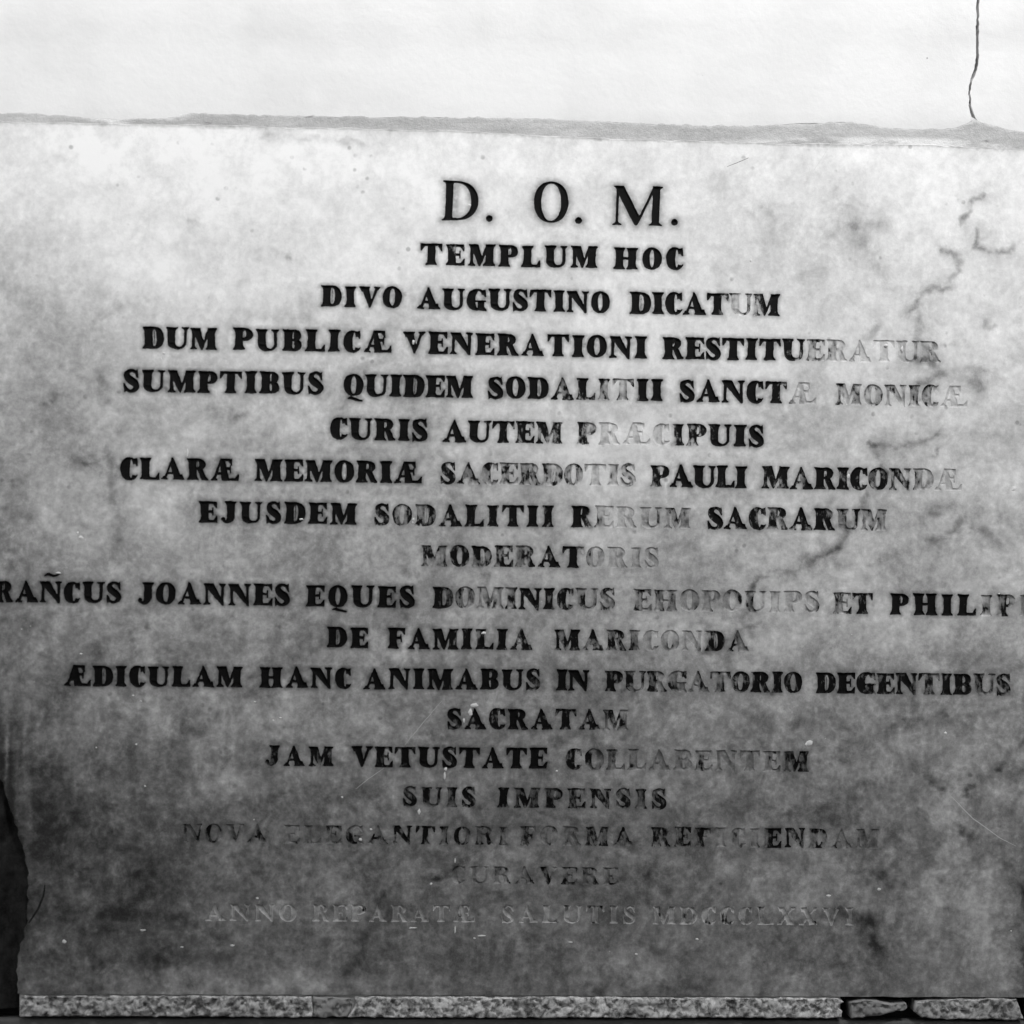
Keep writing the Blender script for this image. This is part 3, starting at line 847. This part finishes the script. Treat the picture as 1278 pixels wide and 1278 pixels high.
for o_, sd_, lb in ((o1, 81, 'wide white block left of the crack'), (o2, 91, 'white block right of the crack')):
    out = conv(o_)
    V, Fc, C, keep, rings, ys, n = stone('stone_block', out, .0014, .07, .0004, BLOCK, .02, block_attr, wall, seed=sd_)
    b_ = finish_stone('stone_block', V, Fc[keep], rings, ys, n, .0014, .07, BLOCK, block_attr, wall)
    b_['label'] = lb

# mortar bed above the slab, a bumpy strip set back
def strip(name, u0, u1, v0, v1, step, yfn, mat, attrfn, parent):
    us = np.arange(u0, u1, step); vs = np.arange(v0, v1, step)
    U, Vv = np.meshgrid(us, vs)
    x, z = P(U, Vv)
    y = yfn(U, Vv)
    nn = len(us); vt = np.stack([x.ravel(), y.ravel(), z.ravel()], 1)
    fc = []
    for i in range(len(vs) - 1):
        for j in range(nn - 1):
            a = i * nn + j
            fc.append((a, a + nn, a + nn + 1, a + 1))
    return mesh_obj(name, vt, fc, mat, parent, attrfn(U.ravel(), Vv.ravel()), True)
def mortar_y(u, v):
    lump = (fbm(u / 24, v / 7, 101, 4) - .5) * .004 + (fbm(u / 5, v / 3, 102, 3) - .5) * .0012
    edge = np.interp(u, [p_[0] for p_ in UP_EDGE + UP_EDGE2], [p_[1] for p_ in UP_EDGE + UP_EDGE2])
    over = edge - v + (fbm(u / 14, v / 9, 103, 4) - .5) * 7 - .5
    return .0011 + lump * .10 + .0009 * smooth(-1.5, 3.0, over) + .004 * smooth(2, 9, over)
strip('mortar_joint', -390, 1690, 128, 200, 2.2, mortar_y, MORTAR,
      lambda u, v: {'smear': np.clip(smooth(880, 1010, u) * smooth(0, 6, v - np.interp(u, [880, 1060, 1180, 1300], [172, 168, 170, 181])) + smooth(244, 225, u) * smooth(90, 130, u) * .8, 0, 1)}, wall)

# ledge stones under the slab: coarse pitted faces
def ledge_y(seed):
    def f(x, z):
        u = x * 1000; v = z * 1000
        p = fbm(u / 6, v / 6, seed, 4)
        return -.004 + (smooth(.52, .36, p)) * .0040 + (fbm(u / 3.2, v / 3.2, seed + 1, 2) - .5) * .0012
    return f
LED = [
 ([(-360, 1246), (-60, 1246), (-34, 1247), (-30, 1268), (-360, 1266)], 0.0, 111, 0.0),
 ([(27, 1243), (150, 1243), (300, 1243), (389, 1244), (390.5, 1255), (389, 1269), (180, 1268), (26, 1268)], 0.0, 121, .12),
 ([(391.5, 1244), (437, 1245), (440, 1256), (433, 1269), (391, 1269)], 1.0, 131, .1),
 ([(442, 1244), (700, 1244), (1046, 1246), (1052, 1250), (1044, 1256), (1052, 1262), (1050, 1270), (700, 1270), (434, 1269), (442, 1258)], 0.0, 141, .0),
 ([(1060, 1251), (1078, 1247), (1112, 1252), (1130, 1251), (1133, 1258), (1126, 1261), (1110, 1263), (1092, 1268), (1062, 1270)], .8, 151, .25),
 ([(1142, 1250), (1170, 1247), (1252, 1246), (1268, 1247), (1273, 1258), (1276, 1272), (1180, 1271), (1150, 1270), (1141, 1262)], .25, 161, .15),
 ([(1284, 1247), (1680, 1252), (1680, 1275), (1286, 1272)], 0.0, 171, .0),
]
LABS = ['pitted ledge stone outside the left edge', 'long pitted ledge stone under the left of the slab', 'small smooth ledge stone', 'longest pitted ledge stone under the middle', 'loose broken ledge fragment in a dark gap', 'stained ledge stone under the right of the slab', 'ledge stone at the far right']
for (pp, plain, sd_, stn), lb in zip(LED, LABS):
    out = loop_px(pp, 2.6, 1.5, sd_)
    dfn = ledge_y(sd_)
    V, Fc, C, keep, rings, ys, n = stone('ledge_stone', out, 0, .05, .0018, LEDGE, .0019, None, wall, seed=sd_)
    af = (lambda plain, stn: (lambda x, z: {'plain': np.full(len(x), plain), 'stain_tone': np.full(len(x), stn)}))(plain, stn)
    b_ = finish_stone('ledge_stone', V, Fc[keep], rings, ys, n, 0, .05, LEDGE, af, wall, dfn)
    b_['label'] = lb
    b_.data.polygons.foreach_set('use_smooth', [True] * len(b_.data.polygons))

def core_y(u, v):
    return .013 + (fbm(u / 16, v / 60, 401, 4) - .5) * .016 + (fbm(u / 4, v / 9, 402, 3) - .5) * .004
strip('exposed_core', -100, 60, 920, 1262, 2.2, core_y, DARK, lambda u, v: {'plain': u * 0}, wall)
strip('ledge_mortar', 24, 1050, 1238, 1269, 2.2, lambda u, v: .0035 + (fbm(u / 6, v / 6, 405, 3) - .5) * .003, MORTAR, lambda u, v: {'smear': u * 0}, wall)
# course below the ledge (only its shaded top edge shows) and the dark core of the wall
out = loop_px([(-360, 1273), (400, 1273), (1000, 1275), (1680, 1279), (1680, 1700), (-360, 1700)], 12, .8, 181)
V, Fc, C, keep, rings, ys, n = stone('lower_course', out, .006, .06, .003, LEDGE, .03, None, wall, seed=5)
finish_stone('lower_course', V, Fc[keep], rings, ys, n, .006, .06, LEDGE, lambda x, z: {'plain': np.full(len(x), 1.0), 'stain_tone': np.full(len(x), .6)}, wall)
# jamb stones either side of the slab, outside the picture
for pp, sd_, lb in (([(-400, 150), (-66, 152), (-84, 1240), (-420, 1238)], 191, 'jamb stone left of the slab'), ([(1412, 186), (1700, 190), (1700, 1246), (1398, 1244)], 201, 'jamb stone right of the slab')):
    out = loop_px(pp, 14, 1, sd_)
    V, Fc, C, keep, rings, ys, n = stone('jamb_stone', out, -.002, .07, .003, BLOCK, .03, None, wall, seed=sd_)
    b_ = finish_stone('jamb_stone', V, Fc[keep], rings, ys, n, -.002, .07, BLOCK, lambda x, z: {'stain_tone': np.full(len(x), .15)}, wall)
    b_['label'] = lb
x0_, z0_ = P(-430, -260); x1_, z1_ = P(1720, 1700)
x0_, z0_, x1_, z1_ = map(float, (x0_, z0_, x1_, z1_))
bx = [(x0_, .03, z1_), (x1_, .03, z1_), (x1_, .03, z0_), (x0_, .03, z0_), (x0_, .30, z1_), (x1_, .30, z1_), (x1_, .30, z0_), (x0_, .30, z0_)]
mesh_obj('wall_core', bx, [(0, 1, 2, 3), (1, 5, 6, 2), (5, 4, 7, 6), (4, 0, 3, 7), (3, 2, 6, 7), (4, 5, 1, 0)], DARK, wall)

# ------------------------------------------------------------------ the slab with its cut letters
TOP = rough_line(-58, 1400, [(-60, 150), (42, 152.5), (240, 156), (420, 160), (560, 163), (700, 170), (760, 173), (850, 175), (1000, 180), (1150, 181), (1278, 186), (1400, 190)], 5, 1.1, 211)
TOP = [(a, b + (3.5 * (fbm(np.array([a / 9.0]), np.array([.5]), 215, 3)[0] - .5) if 980 < a < 1240 else 0)) for a, b in TOP]
right = [(1400, 190 + i * 8) for i in range(1, 131)] + [(1399, 1240)]
bot = rough_line(-58, 1399, [(-58, 1241), (30, 1241), (500, 1242), (1278, 1245), (1400, 1246)], 5, .5, 221)[::-1]
brk = [(22, 1240), (21, 1214), (20, 1200), (26, 1184), (30, 1165), (34, 1146), (34.5, 1122), (35, 1096), (32, 1072), (26, 1050), (20, 1030), (13, 1008), (6, 988), (-4, 966), (-14, 940), (-24, 910), (-34, 885), (-50, 872), (-70, 868)]
_b = np.array(brk, float); _t = np.arange(0, len(_b) - 1, .22)
_bx = np.interp(_t, np.arange(len(_b)), _b[:, 0]); _by = np.interp(_t, np.arange(len(_b)), _b[:, 1])
brk = list(zip(_bx + (fbm(_by / 9, _by * 0 + .2, 88, 4, .7) - .5) * 9, _by))
bot = [p for p in bot if p[0] > 24]
left = [(-70 + .014 * (870 - y), y) for y in range(862, 155, -9)]
outline = conv(np.array(TOP + right + bot + brk + left, float))
holes = [lp for L in letters for lp in L['loops']]

# paint has bled a little into the stone around each letter
def halo_at(x, z):
    h = np.zeros(len(x))
    for L in letters:
        pad = .30 * L['H']
        m = (x > L['cx'] - pad) & (x < L['cx'] + GW[L['ch']] * L['sx'] + pad) & (z > L['zb'] - .46 * L['sy']) & (z < L['zb'] + 1.5 * L['sy'])
        if not m.any(): continue
        f = field_at(L, x[m], z[m])
        q = np.clip(1 - np.clip(f, 0, 1) / .21, 0, 1) ** 1.7 * L['paint'] ** 1.5
        h[m] = np.maximum(h[m], q)
    return h

V, Fc, C, keep, rings, ys, n = stone('marble_face', outline, 0, .035, .0005, MARBLE, .0042, None, slab, holes=holes, seed=9)
inlet = np.zeros(len(C), bool)
for L in letters:
    m = (C[:, 0] > L['cx'] - .3 * L['sx']) & (C[:, 0] < L['cx'] + (GW[L['ch']] + .3) * L['sx']) & (C[:, 1] > L['zb'] - .5 * L['sy']) & (C[:, 1] < L['zb'] + 1.6 * L['sy'])
    idx = np.nonzero(m)[0]
    if len(idx) == 0: continue
    c = np.zeros(len(idx), bool)
    for lp in L['loops']: c ^= inside(lp, C[idx, 0], C[idx, 1])
    inlet[idx] |= c
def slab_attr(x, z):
    return {'stain_tone': stain_fade_at(x, z), 'halo': halo_at(x, z)}
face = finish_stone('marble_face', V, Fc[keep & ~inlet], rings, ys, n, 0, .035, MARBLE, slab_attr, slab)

# each letter: a round-bottomed cut a millimetre or two deep
def build_letter(L):
    pts = []; edges = []; nb = 0
    for lp in L['loops']:
        s0 = len(pts); m = len(lp); pts += [tuple(p) for p in lp]; edges += [(s0 + i, s0 + (i + 1) % m) for i in range(m)]
    if not pts: return None
    nb = len(pts)
    A = np.array(pts); st_ = .00125
    X, Z = np.meshgrid(np.arange(A[:, 0].min(), A[:, 0].max(), st_), np.arange(A[:, 1].min(), A[:, 1].max(), st_))
    X = X.ravel(); Z = Z.ravel()
    f = field_at(L, X, Z); ok = f < -.018
    pts += list(zip(X[ok], Z[ok]))
    vo, eo, fo, ov, _, _ = delaunay_2d_cdt([Vector(p) for p in pts], edges, [], 0, 1e-8)
    Vv = np.array([(v[0], v[1]) for v in vo]); Fv_ = np.array([q for q in fo if len(q) == 3])
    Cc = Vv[Fv_].mean(1); c = np.zeros(len(Cc), bool)
    for lp in L['loops']: c ^= inside(lp, Cc[:, 0], Cc[:, 1])
    Fv_ = Fv_[c]
    isb = np.zeros(len(Vv), bool)
    for i, src in enumerate(ov):
        if any(s < nb for s in src): isb[i] = True
    f = field_at(L, Vv[:, 0], Vv[:, 1]) * L['sy']            # metres, negative inside
    deep = (.0010 + .0013 * L['paint']) if L['H'] > .0235 else .0019
    dep = np.minimum(deep, (.45 + .7 * min(1, deep / .0023)) * np.clip(-f, 0, 1)) + (fbm(Vv[:, 0] * 500, Vv[:, 1] * 500, 7, 2) - .5) * .0004
    dep = np.where(isb, 0.0, np.maximum(dep, .0003))
    if len(Fv_) == 0: return None
    a, b, cc = Vv[Fv_[0][0]], Vv[Fv_[0][1]], Vv[Fv_[0][2]]
    if (b[0] - a[0]) * (cc[1] - a[1]) - (b[1] - a[1]) * (cc[0] - a[0]) < 0: Fv_ = Fv_[:, ::-1]
    vt = np.stack([Vv[:, 0], dep, Vv[:, 1]], 1)
    u, v = to_uv(Vv[:, 0], Vv[:, 1])
    tt = np.clip((Vv[:, 0] - L['cx']) / (GW[L['ch']] * L['sx']), 0, 1)
    p = np.where(tt < .5, L['pl'] + (L['paint'] - L['pl']) * tt * 2, L['paint'] + (L['pr'] - L['paint']) * (tt - .5) * 2)
    worn = np.clip((1.02 - p) * 2.2, .0, 1)
    p = p + ((fbm(u / 7, v / 11, 301, 3) - .5) * 1.1 + (fbm(u / 2.4, v / 9, 303, 2) - .5) * .45 - .05) * worn + .12 * smooth(.93, 1.0, p)
    return vt, Fv_, dict(stain_tone=stain_fade_at(Vv[:, 0], Vv[:, 1]) * (.52 if v.mean() > 1120 else (.88 if v.mean() > 1020 else 1.0)), film=np.full(len(u), .25 if v.mean() > 1120 else (.75 if v.mean() > 1020 else 1.0)), paint=np.clip(p, 0, 1.2), rim=np.where(isb, 1.0, 0.0))

built = []
for L in letters:
    r = build_letter(L)
    if r is not None:
        xs, zs = to_uv(r[0][:, 0], r[0][:, 2])
        vis = (xs.max() > 0) & (xs.min() < 1278)
        built.append((L['H'] * GW[L['ch']] * (.3 + L['paint']) * (1 if vis else 0), L, r))
order = sorted(range(len(built)), key=lambda i: -built[i][0])
single = set(order[:298])
stuffV = []; stuffF = []; stuffA = {'stain_tone': [], 'paint': [], 'rim': [], 'film': []}; base = 0
for i, (sc_, L, (vt, fc, at)) in enumerate(built):
    if i in single:
        mesh_obj('letter' if L['ch'] != '.' else 'full_stop', vt, fc, LETTER, slab, at, True)
    else:
        stuffV.append(vt); stuffF.append(fc + base); base += len(vt)
        for k_ in stuffA: stuffA[k_].append(at[k_])
if stuffV:
    wl = mesh_obj('worn_lettering', np.concatenate(stuffV), np.concatenate(stuffF), LETTER, slab, {k_: np.concatenate(v_) for k_, v_ in stuffA.items()}, True)
    wl['kind'] = 'stuff'; wl['label'] = 'faint worn letters that have lost most of their paint'

# lime splashes and scratches on the slab
sv = []; sf = []
def blob(u, v, ru, rv, seed, hgt=.0006):
    cx_, cz_ = P(u, v); s0 = len(sv); K = 12
    sv.append((cx_, -hgt, cz_))
    for ring, rr, yy in ((0, .6, -hgt * .8), (1, 1.0, .0002)):
        for k in range(K):
            a = 2 * math.pi * k / K
            q = rr * (.75 + .5 * float(hash2(np.array([k]), np.array([ring * 0 + seed]), 5)[0]))
            sv.append((cx_ + math.cos(a) * ru * q * .001, yy, cz_ + math.sin(a) * rv * q * .001))
    for k in range(K):
        j = (k + 1) % K
        sf.append((s0, s0 + 1 + k, s0 + 1 + j)); sf.append((s0 + 1 + k, s0 + 1 + K + k, s0 + 1 + K + j, s0 + 1 + j))
for i, (u, v, ru, rv) in enumerate([(1265.5, 610, 3.8, 3.8), (101, 671, 3.6, 2.6), (97, 665, 1.6, 2.2), (592, 880, 5, 3), (587, 889, 3, 5), (579, 899, 1.6, 3), (556, 960, 2.2, 2.5), (555, 968, 1.4, 6), (80, 1175, 2.8, 2.6), (178, 1161, 4, 1.4),
    (227, 1182, 2.2, 1.2), (290, 1180, 3.2, 1.4), (601, 1168, 6, 1.6), (592, 1171, 2, 1.2), (568, 1160, 1, 6), (515, 1158, 6, 1.4), (523, 1013, 2.2, 4), (321, 1121, 2, 1.4), (1097, 1110, 2.8, 2), (1034, 1118, 3.2, 2), (1010, 927, 4.2, 4), (1006, 929, 1.6, 2.4), (1180, 915, 2.4, 2),
    (870, 1172, 2.4, 1.4), (794, 1191, 2.2, 1.4), (234, 564, 1.2, 6), (201, 448, 1, 4), (205, 441, 2.4, 1), (937, 325, 1.6, 2.4), (166, 868, 1.6, 1.2), (176, 875, 1.4, 1.0), (538, 1103, 2, 1.8), (170, 929, 1.4, 1.2), (120, 933, 1.1, 1), (181, 981, 1.6, 1.2), (101, 816, 2, 1.2), (695, 962, 1.6, 1.6),
    (516, 648, 1.6, 2.2), (515, 652, 1, 1.2), (1106, 431, 2.2, 2.0), (1126, 436, 1.5, 4), (317, 1023, 1, 1), (568, 1074, 1, 3), (604, 790, 3, 2), (463, 1035, 2, 1.6), (450, 1048, 2, 1.8), (712, 1176, 3, 1.2), (1262, 1162, 1.2, 1.2), (516, 427, 1.6, 2.6), (586, 256, 2, 2), (376, 648, 2.4, 1.3), (1059, 594, 2, 3.6), (1247, 741, 1.4, 1),
    (1063, 792, .9, .8), (1048, 782, .9, .8), (341, 899, 1.6, 1.2), (350, 896, 1.6, 1.4), (318, 876, 1.4, 1.2), (427, 995, 1.4, 1.6), (73, 715, 4, 1.2)]):
    if 40 < v: blob(u, v, ru, rv, i)
o = mesh_obj('lime_spatter', sv, sf, LIME, slab, None, True); o['kind'] = 'stuff'; o['label'] = 'small white lime splashes dotted over the marble'
def scratch(pts, w0, mat, nm):
    vt = []; fc = []
    pts = np.array(pts, float)
    out = []
    for a, b in zip(pts[:-1], pts[1:]):
        m = max(2, int(np.hypot(*(b - a)) / 6))
        for q in range(m): out.append(a + (b - a) * q / m)
    out.append(pts[-1]); out = np.array(out)
    N = len(out)
    for i, (u, v) in enumerate(out):
        u += (vnoise(np.array([i * .7]), np.array([v * .01]), 7)[0] - .5) * .9
        t = pts[-1] - pts[0]; t = t / np.hypot(*t); nx_, ny_ = -t[1], t[0]
        w = w0 * math.sin(math.pi * (i + .4) / (N + .2)) ** .5 * .5
        for s_, y_ in ((-1, .0001), (0, -.0002), (1, .0001)):
            x, z = P(u + nx_ * w * s_, v + ny_ * w * s_); vt.append((float(x), y_, float(z)))
    for i in range(N - 1):
        for q in range(2):
            a = i * 3 + q; fc.append((a, a + 1, a + 4, a + 3))
    return mesh_obj(nm, vt, fc, mat, slab, None, True)
scratch([(1185, 992), (1215, 1022), (1248, 1046), (1268, 1056)], 1.3, SCR, 'scratch')
scratch([(1038, 178), (1015, 214), (1000, 240)], 1.0, LIME, 'scratch')
scratch([(552, 874), (528, 902), (505, 930)], .8, SCR, 'scratch')
scratch([(480, 958), (460, 972), (444, 985)], .8, SCR, 'scratch')
scratch([(907, 208), (920, 203), (934, 197)], .9, DARK, 'scratch')
scratch([(56, 1104), (54, 1118), (48, 1134), (36, 1152)], 4.0, DARK, 'edge_crack')

# ------------------------------------------------------------------ street ground and the added shade blocker
def box_obj(name, x0, x1, y0, y1, z0, z1, mat, ztl=None, ztr=None):
    a = z1 if ztl is None else ztl; b = z1 if ztr is None else ztr
    v = [(x0, y0, z0), (x1, y0, z0), (x1, y1, z0), (x0, y1, z0), (x0, y0, a), (x1, y0, b), (x1, y1, b), (x0, y1, a)]
    return mesh_obj(name, v, [(3, 2, 1, 0), (4, 5, 6, 7), (0, 1, 5, 4), (1, 2, 6, 5), (2, 3, 7, 6), (3, 0, 4, 7)], mat)
OPP = 4.2      # distance to an added unseen blocker; its sloped top shades the slab's foot
zc = ZC + (W0 / 2 - 560) / 1000 + OPP * math.tan(SUN_EL) / math.cos(SUN_AZ)
xc = OPP * math.tan(SUN_AZ)
SL = -.16
b_ = box_obj('shade_blocker', xc - 7, xc + 7, -OPP - 3, -OPP, 0, 0, PLASTER, zc - SL * 7, zc + SL * 7)
tag(b_, 'added unseen block behind the viewer, shading the foot of the slab', kind='structure')
g_ = mesh_obj('ground', [(-30, -30, 0), (30, -30, 0), (30, 30, 0), (-30, 30, 0)], [(0, 1, 2, 3)], PAVE)
tag(g_, kind='structure')
print('letters', len(letters), 'built', len(built), 'slab tris', len(Fc))
